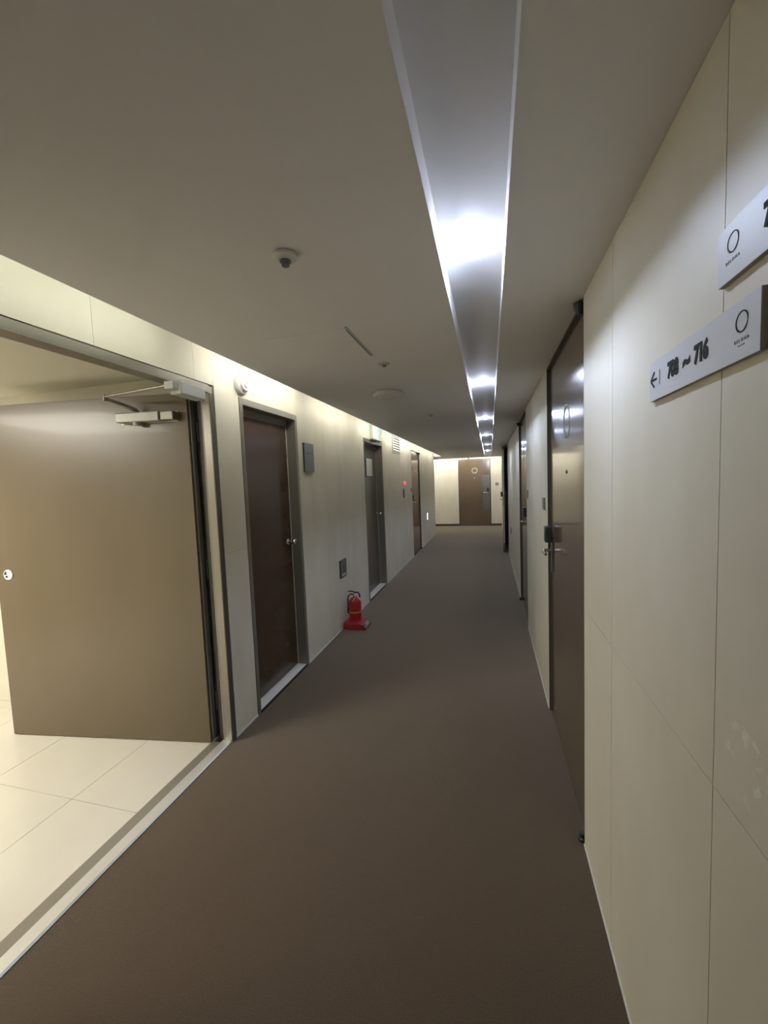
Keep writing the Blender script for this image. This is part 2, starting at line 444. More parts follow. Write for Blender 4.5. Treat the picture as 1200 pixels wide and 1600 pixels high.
# ------------------------------------------------------------------ hotel style door parts
def lever_set(parent, at, out, along, hand_len=0.115):
    """at: point on the door face (spindle), out: unit normal, along: direction of the grip"""
    at, out, along = Vector(at), Vector(out), Vector(along)
    up = Vector((0, 0, 1)); side = up.cross(out)
    def bx(name, c, hx, hz, d0, d1, m, bev):
        # box on the face: half sizes hx (side), hz (up), from d0 to d1 outwards
        bm = bmesh.new()
        vs = []
        box(bm, (-hx, d0, -hz), (hx, d1, hz), bev)
        R = Matrix(((side.x, out.x, up.x), (side.y, out.y, up.y), (side.z, out.z, up.z)))
        for v in bm.verts: v.co = at + Vector(c) + R @ v.co
        return obj(name, bm, m, parent)
    bx('escutcheon', (0, 0, -0.02), 0.022, 0.125, 0.0, 0.010, M_ESC, 0.002)
    lk = bx('lock_body', tuple(up * 0.105 - along * 0.0), 0.036, 0.052, 0.0105, 0.050, M_LOCK, 0.006)
    bx('sensor_window', tuple(up * 0.105), 0.022, 0.018, 0.0505, 0.052, M_GPLATE, 0.0)
    bm = bmesh.new()
    lathe(bm, at, out, [(0.010, 0.020), (0.014, 0.020), (0.016, 0.011), (0.045, 0.0095)], 20)
    p = [at + out * 0.045, at + out * 0.056 + along * 0.006, at + out * 0.060 + along * 0.022, at + out * 0.060 + along * 0.07 - up * 0.002, at + out * 0.057 + along * hand_len - up * 0.008]
    tube(bm, p, [0.010, 0.0105, 0.0105, 0.010, 0.008], 14)
    obj('lever_handle', bm, M_CHROME, parent, True)

def pivot(parent, x, y, z, s, sy, name, low):
    """offset pivot knuckle standing proud of the door corner; s = direction into the corridor"""
    bm = bmesh.new()
    if low:
        box(bm, (x, y - 0.022, z + 0.004), (x + s * 0.010, y + 0.022, z + 0.052), 0.002)
        lathe(bm, (x + s * 0.022, y - sy * 0.006, z), (0, 0, 1), [(0, 0.017), (0.012, 0.017), (0.016, 0.011), (0.034, 0.011)], 20)
        box(bm, (x, y - sy * 0.006 - 0.008, z), (x + s * 0.024, y - sy * 0.006 + 0.008, z + 0.010), 0.001)
    else:
        lathe(bm, (x + s * 0.020, y, z), (0, 0, -1), [(0, 0.026), (0.022, 0.026), (0.030, 0.020), (0.044, 0.012), (0.046, 0)], 20)
        box(bm, (x, y - 0.012, z - 0.024), (x + s * 0.022, y + 0.012, z - 0.004), 0.001)
    obj(name, bm, M_LOCK, parent, True)

def room_door(idx, label, side, y0, y1, ztop, hinge, lvz, emb=True):
    """flush corridor room door. side 'R' (face towards -X) or 'L' (+X); hinge 'near' / 'far'"""
    s = -1 if side == 'R' else 1
    wallx = XR if side == 'R' else XL
    fx = wallx - s * 0.017                    # door face, slightly behind the cladding
    t = thing('door_%d' % idx, label, 'door', (wallx, (y0 + y1) / 2, 0), kind='structure')
    bm = bmesh.new()
    box(bm, (fx, y0 + 0.012, 0.008), (fx - s * 0.045, y1 - 0.012, ztop - 0.010), 0.0015)
    obj('leaf', bm, M_DOOR, t)
    bm = bmesh.new()
    box(bm, (wallx - s * 0.001, y0 + 0.0005, 0), (wallx - s * 0.10, y0 + 0.009, ztop)); box(bm, (wallx - s * 0.001, y1 - 0.009, 0), (wallx - s * 0.10, y1 - 0.0005, ztop))
    box(bm, (wallx - s * 0.001, y0 + 0.0005, ztop - 0.008), (wallx - s * 0.10, y1 - 0.0005, ztop))
    box(bm, (fx - s * 0.046, y0 + 0.0005, 0), (fx - s * 0.07, y1 - 0.0005, ztop))
    obj('frame', bm, M_DARKF, t)
    yh = y1 - 0.10 if hinge == 'near' else y0 + 0.10      # spindle
    al = (0, -1, 0) if hinge == 'near' else (0, 1, 0)
    lever_set(t, (fx, yh, lvz), (s, 0, 0), al)
    yp = y0 + 0.045 if hinge == 'near' else y1 - 0.045
    sy = 1 if hinge == 'near' else -1
    pivot(t, fx + s * 0.0005, yp, min(ztop, 2.30) - 0.002, s, sy, 'top_pivot', False)
    pivot(t, fx + s * 0.0005, yp - sy * 0.01, 0.001, s, sy, 'floor_pivot', True)
    ym = (y0 + y1) / 2 - (0.06 if side == 'R' and hinge == 'near' else 0)
    if emb:
        bm = bmesh.new()
        mw = face_mat((fx + s * 0.0004, ym, 1.878), '-X' if side == 'R' else '+X')
        emblem(bm, mw, 0.078, 0.018, 0.0015)
        obj('emblem', bm, M_EMBLEM, t)
    bm = bmesh.new()
    lathe(bm, (fx, ym, 1.62), (s, 0, 0), [(0, 0.010), (0.003, 0.010), (0.004, 0.006)], 16)
    obj('peephole', bm, M_LOCK, t, True)
    return t

room_door(1, 'brown glossy room door nearest on the right wall, below the direction signs', 'R', R1[0], R1[1], 2.292, 'near', 1.125)
room_door(2, 'second brown room door on the right wall, closed, with lever on its near side', 'R', R2[0], R2[1], 2.292, 'far', 1.125)
room_door(6, 'brown room door farthest on the left wall, lever on its near side', 'L', O4[0], O4[1], 2.270, 'far', 1.15)

# third right door, standing ajar: built around its hinge
t3 = thing('door_3', 'dark room door standing ajar into the corridor, farthest on the right wall', 'door', (0.385, R3[1] - 0.015, 0), kind='structure')
hx, hy = 0.378, R3[1] - 0.015
leaf_l = 1.0
ang = math.atan2(0.122, 1.0)
def ajar(p):
    # local: u from hinge towards free edge, n out to the corridor, z
    u, n, z = p
    du = Vector((-math.sin(ang), -math.cos(ang), 0)); dn = Vector((-math.cos(ang), math.sin(ang), 0))
    return Vector((hx, hy, 0)) + du * u + dn * n + Vector((0, 0, z))
bm = bmesh.new(); box(bm, (0.0, -0.045, 0.008), (leaf_l, 0, 2.275), 0.0015)
for v in bm.verts: v.co = ajar(v.co)
leaf3 = obj('leaf', bm, M_DOOR, t3)
bm = bmesh.new(); box(bm, (leaf_l, -0.032, 0.20), (leaf_l + 0.0015, -0.014, 2.20))
for v in bm.verts: v.co = ajar(v.co)
obj('edge_highlight', bm, M_EMBLEM, t3)  # pale strip, its colour stands in for the highlight on the leaf edge
bm = bmesh.new()
box(bm, (leaf_l - 0.13, 0.0005, 1.20), (leaf_l - 0.055, 0.045, 1.31), 0.005)
for v in bm.verts: v.co = ajar(v.co)
obj('lock_body', bm, M_LOCK, t3)
bm = bmesh.new()
box(bm, (leaf_l - 0.13, -0.075, 1.05), (leaf_l - 0.05, -0.0455, 1.30), 0.005)
for v in bm.verts: v.co = ajar(v.co)
obj('inner_lock_body', bm, M_LOCK, t3)
bm = bmesh.new(); box(bm, (leaf_l, -0.038, 1.02), (leaf_l + 0.002, -0.006, 1.26))
for v in bm.verts: v.co = ajar(v.co)
obj('latch_plate', bm, M_ESC, t3)
bm = bmesh.new()
tube(bm, [ajar((leaf_l - 0.09, 0.0, 1.145)), ajar((leaf_l - 0.09, 0.055, 1.145)), ajar((leaf_l - 0.12, 0.060, 1.144)), ajar((leaf_l - 0.20, 0.056, 1.138))], 0.009, 12)
obj('lever_handle', bm, M_CHROME, t3, True)
bm = bmesh.new()
box(bm, (XR + 0.001, R3[0] + 0.0005, 0), (XR + 0.12, R3[0] + 0.010, 2.292)); box(bm, (XR + 0.001, R3[1] - 0.010, 0), (XR + 0.12, R3[1] - 0.0005, 2.292))
box(bm, (XR + 0.001, R3[0] + 0.0105, 2.282), (XR + 0.12, R3[1] - 0.0105, 2.292))
obj('frame', bm, M_ESC, t3)
bm = bmesh.new()
box(bm, (XR + 0.14, R3[0] - 0.8, -0.05), (XR + 1.6, R3[0] - 0.75, 2.5)); box(bm, (XR + 0.14, R3[1] + 0.5, -0.05), (XR + 1.6, R3[1] + 0.55, 2.5))
box(bm, (XR + 1.6, R3[0] - 0.8, -0.05), (XR + 1.65, R3[1] + 0.55, 2.5)); box(bm, (XR + 0.14, R3[0] - 0.75, 2.45), (XR + 1.6, R3[1] + 0.5, 2.5)); box(bm, (XR + 0.14, R3[0] - 0.75, -0.05), (XR + 1.6, R3[1] + 0.5, 0))
struct(obj('wall_room', bm, M_ROOMWALL), 'unlit guest room behind the ajar door', 'room')

# end door
te = thing('door_7', 'brown door in the middle of the end wall with a pale panel imitating a reflection', 'door', (-0.51, YE, 0), kind='structure')
fy = YE + 0.014
bobj('leaf', (DE[0] + 0.014, fy, 0.006), (DE[1] - 0.014, fy + 0.045, DE[2] - 0.008), M_DOOR, te, 0.0015)
bm = bmesh.new()
box(bm, (DE[0] + 0.0005, YE - 0.001, 0), (DE[0] + 0.011, YE + 0.10, DE[2])); box(bm, (DE[1] - 0.011, YE - 0.001, 0), (DE[1] - 0.0005, YE + 0.10, DE[2])); box(bm, (DE[0] + 0.0115, YE - 0.001, DE[2] - 0.006), (DE[1] - 0.0115, YE + 0.10, DE[2]))
box(bm, (DE[0] + 0.0115, fy + 0.046, 0), (DE[1] - 0.0115, fy + 0.07, DE[2] - 0.007))
obj('frame', bm, M_DOORD, te)
lp = bobj('reflection_panel', (-0.235, fy - 0.004, 0.53), (0.0, fy - 0.0005, 1.73), M_ESC, te, 0.001)  # added sheet, its pale colour stands in for a reflection in the leaf
lp['label'] = 'pale grey panel imitating a reflection on the lock side of the door'
bobj('lock_body', (-0.105, fy - 0.040, 1.17), (-0.035, fy - 0.0045, 1.29), M_LOCK, te, 0.006)
bm = bmesh.new(); tube(bm, [(-0.075, fy - 0.0045, 1.13), (-0.075, fy - 0.052, 1.13), (-0.10, fy - 0.06, 1.13), (-0.225, fy - 0.055, 1.132)], 0.013, 12)
obj('lever_handle', bm, M_CHROME, te, True)
bm = bmesh.new(); emblem(bm, face_mat((-0.497, fy - 0.0004, 1.895), '-Y'), 0.085, 0.022, 0.001); obj('emblem', bm, M_EMBLEM, te)
bm = bmesh.new(); lathe(bm, (-0.51, fy, 1.64), (0, -1, 0), [(0, 0.014), (0.004, 0.014), (0.005, 0.008)], 16); obj('peephole', bm, M_EMBLEM, te, True)

# small black sensor above the end door
t = thing('motion_sensor', 'small black round sensor above the brown end door', 'sensor', (-0.691, YE, 2.33))
bm = bmesh.new(); lathe(bm, (-0.691, YE, 2.325), (0, -1, 0), [(0, 0.030), (0.012, 0.030), (0.02, 0.026)], 24); obj('housing', bm, M_LOCK, t, True)
bm = bmesh.new(); lathe(bm, (-0.691, YE - 0.0202, 2.325), (0, -1, 0), [(0, 0.020), (0.010, 0.016), (0.016, 0.008), (0.018, 0)], 24); obj('eye', bm, M_BLK, t, True)

# ------------------------------------------------------------------ framed doors on the left
def framed_door(idx, label, y0, y1, ztop, leafmat, depth, fwid=0.040):
    t = thing('door_%d' % idx, label, 'door', (XL, (y0 + y1) / 2, 0), kind='structure')
    x0, x1 = XL + 0.003, XL - 0.135
    fr = bmesh.new()
    box(fr, (x0, y0 + 0.004, 0), (x1, y0 + fwid, ztop - 0.001), 0.001); box(fr, (x0, y1 - fwid, 0), (x1, y1 - 0.004, ztop - 0.001), 0.001)
    box(fr, (x0, y0 + fwid + 0.0005, ztop - fwid - 0.005), (x1, y1 - fwid - 0.0005, ztop - 0.001), 0.001)
    f = obj('frame', fr, M_FRAME, t)
    bobj('frame_edge_bead', (x0 + 0.001, y1 - 0.004, 0), (XL - 0.006, y1 - 0.0005, ztop), M_PLASTIC, f)
    xf = XL - depth
    bobj('leaf', (xf, y0 + fwid + 0.003, 0.022), (xf - 0.04, y1 - fwid - 0.007, ztop - fwid - 0.060), leafmat, t, 0.0015)
    bobj('transom_stop', (xf + 0.006, y0 + fwid + 0.0005, ztop - fwid - 0.058), (xf - 0.05, y1 - fwid - 0.0005, ztop - fwid - 0.0055), M_FRAME, f)
    sd = bobj('gasket', (xf + 0.002, y1 - fwid - 0.0065, 0.022), (xf - 0.03, y1 - fwid - 0.0008, ztop - fwid - 0.060), M_PLASTIC, f)
    bm = bmesh.new(); box(bm, (XL - 0.006, y0 + fwid + 0.0005, 0), (xf - 0.045, y1 - fwid - 0.0005, 0.017), 0.001)
    obj('sill', bm, M_SILL, t)
    bobj('sill_edge', (XL + 0.004, y0 + fwid + 0.0005, 0), (XL - 0.0055, y1 - fwid - 0.0005, 0.013), M_DARK, t)
    # knob near the far jamb
    yk = y1 - fwid - 0.068
    bm = bmesh.new()
    lathe(bm, (xf, yk, 1.125), (1, 0, 0), [(0, 0.031), (0.004, 0.031), (0.009, 0.024), (0.012, 0.012), (0.034, 0.011), (0.040, 0.020), (0.048, 0.027), (0.060, 0.029), (0.070, 0.025), (0.075, 0.015), (0.076, 0.0)], 32)
    k = obj('knob', bm, M_CHROME, t, True)
    bm = bmesh.new(); lathe(bm, (xf + 0.0762, yk, 1.125), (1, 0, 0), [(0, 0.006), (0.0015, 0.005)], 16); obj('key_cylinder', bm, M_LOCK, k)
    return t

framed_door(4, 'dark wood service door with a round chrome knob, beside the open room', O2[0], O2[1], O2[2], M_DOORD, 0.085)
d5 = framed_door(5, 'grey-brown steel door under the exit sign, carrying a pale notice', O3[0], O3[1], O3[2], M_DOORG, 0.10)

# notice on the grey door
xf = XL - 0.10
t = thing('door_notice', 'pale framed notice mounted high on the grey-brown steel door', 'notice', (xf, 5.65, 1.83))
bobj('backing', (xf + 0.0005, 5.50, 1.690), (xf + 0.014, 5.80, 1.955), M_LOCK, t, 0.001)
bobj('sheet', (xf + 0.0142, 5.515, 1.705), (xf + 0.0155, 5.795, 1.955), M_PLASTIC, t)

# ------------------------------------------------------------------ wide open door and its frame on the left
t = thing('door_8', 'wide tan-brown steel door of the bright side room, swung open inwards', 'door', (-1.73, 2.07, 0), kind='structure')
hp = Vector((-1.733, 2.070, 0)); fp = Vector((-3.133, 1.880, 0))
du = (fp - hp).normalized(); dn = Vector((du.y, -du.x, 0))
if dn.y > 0: dn = -dn                         # dn points to the corridor-side face (towards the viewer)
def od(p):
    return hp + du * p[0] + dn * p[1] + Vector((0, 0, p[2]))
def odbox(name, a, b, m, parent, bev=0.0):
    bm = bmesh.new(); box(bm, a, b, bev)
    for v in bm.verts: v.co = od(v.co)
    return obj(name, bm, m, parent)
LW = (fp - hp).length
lf = odbox('leaf', (0, -0.062, 0.006), (LW, 0, 2.178), M_DOORW, t, 0.0015)
odbox('edge_plate', (-0.010, -0.060, 0.02), (-0.0002, -0.014, 2.17), M_EDGE, t, 0.0045)
for z in (0.25, 1.10, 1.95):
    bm = bmesh.new(); lathe(bm, od((-0.018, -0.066, z - 0.06)), (0, 0, 1), [(0, 0.007), (0.12, 0.007)], 12); obj('hinge', bm, M_ESC, t, True)
# flush round cup with key slot
bm = bmesh.new(); lathe(bm, od((1.326, 0, 1.094)), dn, [(0.0002, 0.034), (0.004, 0.034), (0.006, 0.030), (0.003, 0.026), (0.002, 0.0)], 32)
cup = obj('lock_cup', bm, M_PLASTIC, t, True)
odbox('thumb_latch', (1.338, 0.0025, 1.094), (1.352, 0.0045, 1.116), M_LOCK, cup)
odbox('key_slot', (1.330, 0.0025, 1.075), (1.344, 0.0045, 1.087), M_LOCK, cup)

tf = thing('door_frame', 'metal door frame of the wide opening on the left wall', 'door frame', (XL, 1.4, 0), kind='structure')
x0, x1 = XL + 0.004, XL - 0.135
bm = bmesh.new()
FW = 0.046
def jamb(ya, yb, inward):
    """ya: wall side, yb: opening side; painted reveal, corridor-face flange with its shade put into a darker colour and dark rebate behind"""
    bm = bmesh.new(); box(bm, (XL - 0.001, ya + inward * 0.011, 0), (XL - 0.057, yb, O1[2] - 0.011), 0.001)
    j = obj('jamb', bm, M_FRAME, tf)
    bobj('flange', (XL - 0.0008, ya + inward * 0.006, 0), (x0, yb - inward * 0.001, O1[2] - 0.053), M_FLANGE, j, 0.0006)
    bobj('rebate', (XL - 0.0572, ya + inward * 0.011, 0), (XL - 0.100, yb - inward * 0.016, O1[2] - 0.011), M_DARKF, j)
    bobj('arris', (XL - 0.0530, yb, 0.012), (XL - 0.0565, yb + inward * 0.0025, O1[2] - 0.053), M_PLASTG, j)
jamb(O1[1], O1[1] - FW, -1)
jamb(O1[0], O1[0] + FW, 1)
bm = bmesh.new()
box(bm, (x0, O1[0] + FW + 0.0005, O1[2] - 0.052), (XL - 0.055, O1[1] - FW - 0.0005, O1[2] - 0.006), 0.001)
box(bm, (XL - 0.0555, O1[0] + FW + 0.0005, O1[2] - 0.034), (XL - 0.128, O1[1] - FW - 0.0005, O1[2] - 0.006), 0.001)
obj('header', bm, M_FRAME, tf)
bm = bmesh.new()
box(bm, (XL - 0.012, O1[1] - 0.0105, 0), (XL - 0.125, O1[1] - 0.0005, O1[2] - 0.001)); box(bm, (XL - 0.012, O1[0] + 0.0005, 0), (XL - 0.125, O1[0] + 0.0105, O1[2] - 0.001)); box(bm, (XL - 0.012, O1[0] + 0.011, O1[2] - 0.0055), (XL - 0.125, O1[1] - 0.011, O1[2] - 0.001))
obj('shadow_gap', bm, M_DARK, tf)
bm = bmesh.new()
box(bm, (XL - 0.129, O1[1] - 0.026, 0.01), (XL - 0.1295 - 0.006, O1[1] - 0.012, O1[2] - 0.02))
obj('gasket', bm, M_DARK, tf)
# bright outer arris of the jamb
bobj('edge_bead', (XL + 0.0045, O1[1] - 0.0005, 0), (XL - 0.004, O1[1] + 0.0025, O1[2]), M_PLASTIC, tf)
# threshold: bright outer strip, darker inner strip
ts = thing('threshold', 'two-step stainless threshold under the wide open doorway', 'threshold', (XL, 1.4, 0), kind='structure')
bm = bmesh.new(); prism(bm, [(XL - 0.004, -0.005), (XL - 0.004, 0.004), (XL - 0.012, 0.010), (XL - 0.064, 0.012), (XL - 0.064, -0.005)], 1, O1[0] + FW, O1[1] - FW - 0.001); obj('outer_strip', bm, M_STRIP, ts)
bm = bmesh.new(); prism(bm, [(XL - 0.0645, -0.005), (XL - 0.0645, 0.006), (XL - 0.1315, 0.004), (XL - 0.1315, -0.005)], 1, O1[0] + FW, O1[1] - FW - 0.02); obj('inner_strip', bm, M_FRAME, ts)

# closer on the open door, with parallel arm and holder box on the header
t = thing('door_closer', 'silver overhead closer mounted on the open tan-brown door', 'door closer', tuple(od((0.3, 0.02, 2.05))))
odbox('mounting_plate', (0.055, 0.0005, 2.010), (0.43, 0.006, 2.074), M_ESC, t, 0.001)
b1 = odbox('body', (0.145, 0.0062, 2.014), (0.425, 0.060, 2.070), M_CLOSER, t, 0.006)
odbox('body_end', (0.060, 0.0062, 2.018), (0.1445, 0.050, 2.068), M_ESC, t, 0.005)
bm = bmesh.new(); lathe(bm, od((0.300, 0.034, 2.013)), (0, 0, -1), [(0, 0.026), (0.006, 0.026), (0.018, 0.021), (0.020, 0.0)], 24); obj('valve_cap', bm, M_CLOSER, t, True)
bm = bmesh.new(); lathe(bm, od((0.300, 0.034, 2.0705)), (0, 0, 1), [(0, 0.014), (0.014, 0.012)], 20)
elbow = od((0.40, 0.15, 2.135)); top = od((0.300, 0.034, 2.083))
tube(bm, [top, top * 0.55 + elbow * 0.45 + Vector((0, 0, 0.004)), elbow], [0.013, 0.012, 0.010], 10)
obj('main_arm', bm, M_ESC, t, True)
brk = Vector((-1.560, 1.765, 2.140))
bm = bmesh.new(); tube(bm, [elbow + Vector((0, 0, 0.012)), brk], 0.0075, 10); lathe(bm, elbow + Vector((0, 0, -0.012)), (0, 0, 1), [(0, 0.010), (0.034, 0.010)], 16)
obj('forearm', bm, M_ESC, t, True)

t = thing('door_holder_box', 'light grey holder box on the header corner above the open door', 'door holder', (-1.57, 1.87, 2.14))
bobj('arm_shoe', (-1.5985, 1.755, 2.118), (-1.545, 1.795, 2.158), M_PLASTG, t, 0.003)
bobj('case', (-1.5985, 1.7955, 2.098), (-1.532, 1.985, 2.164), M_PLASTG, t, 0.004)
bobj('cover', (-1.5315, 1.800, 2.102), (-1.529, 1.980, 2.160), M_SIGN, t, 0.001)
bobj('bracket', (-1.5985, 1.9855, 2.105), (-1.565, 2.025, 2.155), M_ESC, t, 0.002)

# ------------------------------------------------------------------ the bright side room
bm = bmesh.new()
box(bm, (-5.2, 2.2, 0), (XL - 0.135, 2.3, 2.42))
struct(obj('wall_room', bm, M_ROOMWALL), 'cream wall of the side room behind the open door', 'wall')
for x0_, x1_ in ((-5.2, -4.3), (-4.3, -3.4), (-3.4, -2.2), (-2.2, -1.745)):
    pass
struct(bobj('wall_room', (-5.3, -1.7, 0), (-5.2, 2.3, 2.42), M_ROOMWALL), 'cream far wall of the side room', 'wall')
struct(bobj('wall_room', (-5.2, -1.7, 0), (XL - 0.135, -1.6, 2.42), M_ROOMWALL), 'cream near wall of the side room', 'wall')
struct(bobj('ceiling', (-5.2, -1.6, 2.32), (XL - 0.135, 2.2, 2.42), M_ROOMWALL), 'plain ceiling of the side room', 'ceiling')
t = thing('ceiling_panel_light', 'flat square ceiling light inside the side room', 'ceiling light', (-3.6, 0.3, 2.32))
bobj('frame', (-4.25, -0.35, 2.305), (-2.95, 0.95, 2.3195), M_WHITE, t, 0.003)
bobj('diffuser', (-4.22, -0.32, 2.301), (-2.98, 0.92, 2.3045), M_ROOML, t)

# ------------------------------------------------------------------ direction signs on the right wall
XS = 0.359
def board(t, y0, y1, z0, z1):
    bobj('edge_band', (XS + 0.0012, y0, z0), (XR - 0.0002, y1, z1), M_SIGNEDGE, t, 0.0004)
    return bobj('board', (XS, y0 - 0.0001, z0 - 0.0001), (XS + 0.0011, y1 + 0.0001, z1 + 0.0001), M_SIGN, t, 0.0003)
t = thing('direction_sign', 'lower white sign reading 708 to 716 with left arrow on the right wall', 'sign', (XR, 0.88, 1.8), group='direction signs on the right wall')
board(t, 0.678, 1.070, 1.7605, 1.846)
XI = XS - 0.0002
text('room_numbers', '708', 0.0430, M_INK, face_mat((XI, 0.950, 1.8055), '-X'), t, sx=0.80, offset=0.0022, spacing=0.92)
text('room_numbers', '~', 0.046, M_INK, face_mat((XI, 0.892, 1.805), '-X'), t, sx=0.95, offset=0.0026)
text('room_numbers', '716', 0.0430, M_INK, face_mat((XI, 0.838, 1.8045), '-X'), t, sx=0.80, offset=0.0022, spacing=0.92)
mw = face_mat((XI, 1.050, 1.8055), '-X')
bm = bmesh.new()
def bar(bm, mw, p, q, wd):
    p = Vector((p[0], p[1], 0)); q = Vector((q[0], q[1], 0)); d = (q - p).normalized(); n = Vector((-d.y, d.x, 0)) * wd / 2
    lo = [p - n, q - n, q + n, p + n]
    a = [bm.verts.new(mw @ v) for v in lo]; b = [bm.verts.new(mw @ (v + Vector((0, 0, 0.0008)))) for v in lo]
    bm.faces.new(b); bm.faces.new(list(reversed(a)))
    for i in range(4): bm.faces.new((a[i], a[(i + 1) % 4], b[(i + 1) % 4], b[i]))
bar(bm, mw, (-0.013, 0.0), (0.006, 0.0165), 0.0045); bar(bm, mw, (-0.013, 0.0), (0.006, -0.0165), 0.0045); bar(bm, mw, (-0.010, 0), (0.019, 0), 0.0045)
obj('arrow', bm, M_INK, t)
bm = bmesh.new(); bar(bm, face_mat((XI, 1.0155, 1.8055), '-X'), (0, 0.016), (0, -0.016), 0.0007); obj('divider_line', bm, M_INKL, t)
bm = bmesh.new(); emblem(bm, face_mat((XI, 0.7205, 1.8145), '-X'), 0.0145, 0.0016, 0.0004); obj('logo_ring', bm, M_INK, t)
text('logo_name', 'BELOHA', 0.0072, M_INKL, face_mat((XI, 0.7205, 1.788), '-X'), t, depth=0.0002, spacing=1.5)
text('logo_tagline', 'H O T E L', 0.0032, M_INKL, face_mat((XI, 0.7205, 1.7805), '-X'), t, depth=0.0002, spacing=1.2)

t = thing('direction_sign', 'upper white sign cut off by the picture edge, ring logo at its left end', 'sign', (XR, 0.55, 1.93), group='direction signs on the right wall')
board(t, 0.398, 0.789, 1.8875, 1.9715)
bm = bmesh.new(); emblem(bm, face_mat((XI, 0.748, 1.9405), '-X'), 0.0142, 0.0016, 0.0004); obj('logo_ring', bm, M_INKL, t)
text('logo_name', 'BELOHA', 0.0072, M_INKL, face_mat((XI, 0.748, 1.9145), '-X'), t, depth=0.0002, spacing=1.5)
text('room_numbers', '7', 0.043, M_INK, face_mat((XI, 0.668, 1.932), '-X'), t, sx=0.80, offset=0.0022)

# ------------------------------------------------------------------ bell plates beside the room doors
def bell_plate(label, facing, y, z):
    s = -1 if facing == '-X' else 1; x = XR if s < 0 else XL
    t = thing('door_bell_plate', label, 'doorbell', (x, y, z), group='bell plates beside room doors')
    bobj('plate', (x + s * 0.0003, y - 0.045, z - 0.044), (x + s * 0.011, y + 0.045, z + 0.044), M_GPLATE, t, 0.003)
    bm = bmesh.new(); lathe(bm, (x + s * 0.0112, y, z - 0.012), (s, 0, 0), [(0, 0.012), (0.003, 0.011)], 20); obj('button', bm, M_ESC, t, True)
bell_plate('small grey bell plate just past the nearest right-hand room door', '-X', 3.02, 1.412)
bell_plate('small grey bell plate just before the second right-hand room door', '-X', 4.32, 1.428)
bell_plate('small grey bell plate beside the farthest left-hand room door', '+X', 8.37, 1.43)
t = thing('door_bell_plate', 'small square grey bell plate on the end wall, right of the brown door', 'doorbell', (0.236, YE, 1.41), group='bell plates beside room doors')
bobj('plate', (0.185, YE - 0.012, 1.362), (0.285, YE - 0.0003, 1.462), M_GPLATE, t, 0.003)
bm = bmesh.new(); lathe(bm, (0.235, YE - 0.0122, 1.41), (0, -1, 0), [(0, 0.018), (0.003, 0.016)], 20); obj('button', bm, M_PLASTG, t, True)

# low outlet on the right wall
t = thing('wall_outlet', 'small low outlet on the right wall before the ajar door', 'outlet', (XR, 7.76, 0.62))
bobj('plate', (XR - 0.008, 7.70, 0.57), (XR - 0.0003, 7.82, 0.69), M_GPLATE, t, 0.002)
bm = bmesh.new(); lathe(bm, (XR - 0.0082, 7.76, 0.63), (-1, 0, 0), [(0, 0.022), (0.001, 0.022), (-0.004, 0.018)], 20); obj('socket', bm, M_LOCK, t, True)

# ------------------------------------------------------------------ left wall fittings
# grey name plate by the wood door
t = thing('name_plate', 'grey metal name plate beside the dark wood service door', 'sign', (XL, 3.42, 1.85))
bobj('edge_band', (XL + 0.0003, 3.322, 1.722), (XL + 0.013, 3.520, 1.982), M_LOCK, t, 0.001)
bobj('plate', (XL + 0.0132, 3.328, 1.724), (XL + 0.0165, 3.520, 1.980), M_GPLATE, t, 0.0008)
bm = bmesh.new(); mw = face_mat((XL + 0.0166, 3.40, 1.888), '+X')
bar(bm, mw, (-0.022, 0.0), (-0.006, 0.0), 0.014); bar(bm, mw, (0.0, 0.004), (0.095, 0.004), 0.003); bar(bm, mw, (0.0, -0.004), (0.095, -0.004), 0.002)
obj('lettering', bm, M_LOCK, t)

# round siren above the service door
t = thing('alarm_sounder', 'round white alarm sounder high on the wall above the dark wood door', 'alarm', (XL, 2.42, 2.29))
bm = bmesh.new(); lathe(bm, (XL + 0.0003, 2.425, 2.285), (1, 0, 0), [(0, 0.066), (0.018, 0.066), (0.028, 0.062), (0.032, 0.054)], 40); obj('base', bm, M_PLASTIC, t, True)
bm = bmesh.new(); lathe(bm, (XL + 0.0325, 2.425, 2.285), (1, 0, 0), [(0, 0.046), (0.014, 0.046), (0.020, 0.040), (0.016, 0.030), (0.016, 0.024), (0.024, 0.022), (0.026, 0.014), (0.014, 0.010), (0.014, 0)], 40); obj('horn', bm, M_PLASTIC, t, True)

# recessed foot-light plate, off
def foot_plate(label, y, z, hw, hh, lit):
    t = thing('foot_light', label, 'wall light', (XL, y, z), group='foot lights low on the left wall')
    bobj('frame', (XL + 0.0003, y - hw, z - hh), (XL + 0.010, y + hw, z + hh), M_LOCK if not lit else M_CHROME, t, 0.002)
    bobj('face', (XL + 0.0102, y - hw * 0.80, z - hh * 0.88), (XL + 0.012, y + hw * 0.98, z + hh * 0.95), M_FACE, t, 0.0005)
    if lit:
        bobj('lens', (XL + 0.0122, y - hw * 0.55, z - hh * 0.8), (XL + 0.016, y + hw * 0.75, z + hh * 0.75), M_FOOT, t, 0.001)
    else:
        mw = face_mat((XL + 0.0121, y + 0.01, z - 0.01), '+X'); bm = bmesh.new()
        bar(bm, mw, (-0.012, 0.045), (-0.004, -0.05), 0.010); bar(bm, mw, (0.018, 0.045), (0.012, -0.05), 0.008); bar(bm, mw, (-0.03, -0.02), (0.03, -0.045), 0.008)
        obj('pictogram', bm, M_LOCK, t)
        bobj('window', (XL + 0.0122, y - 0.055, z - 0.085), (XL + 0.0126, y + 0.07, z - 0.055), M_PLASTG, t)
foot_plate('dark-framed unlit foot plate low on the wall above the fire extinguisher', 4.175, 0.668, 0.098, 0.098, False)
foot_plate('bright lit foot light low near the far corner of the left wall', 10.43, 0.69, 0.085, 0.11, True)

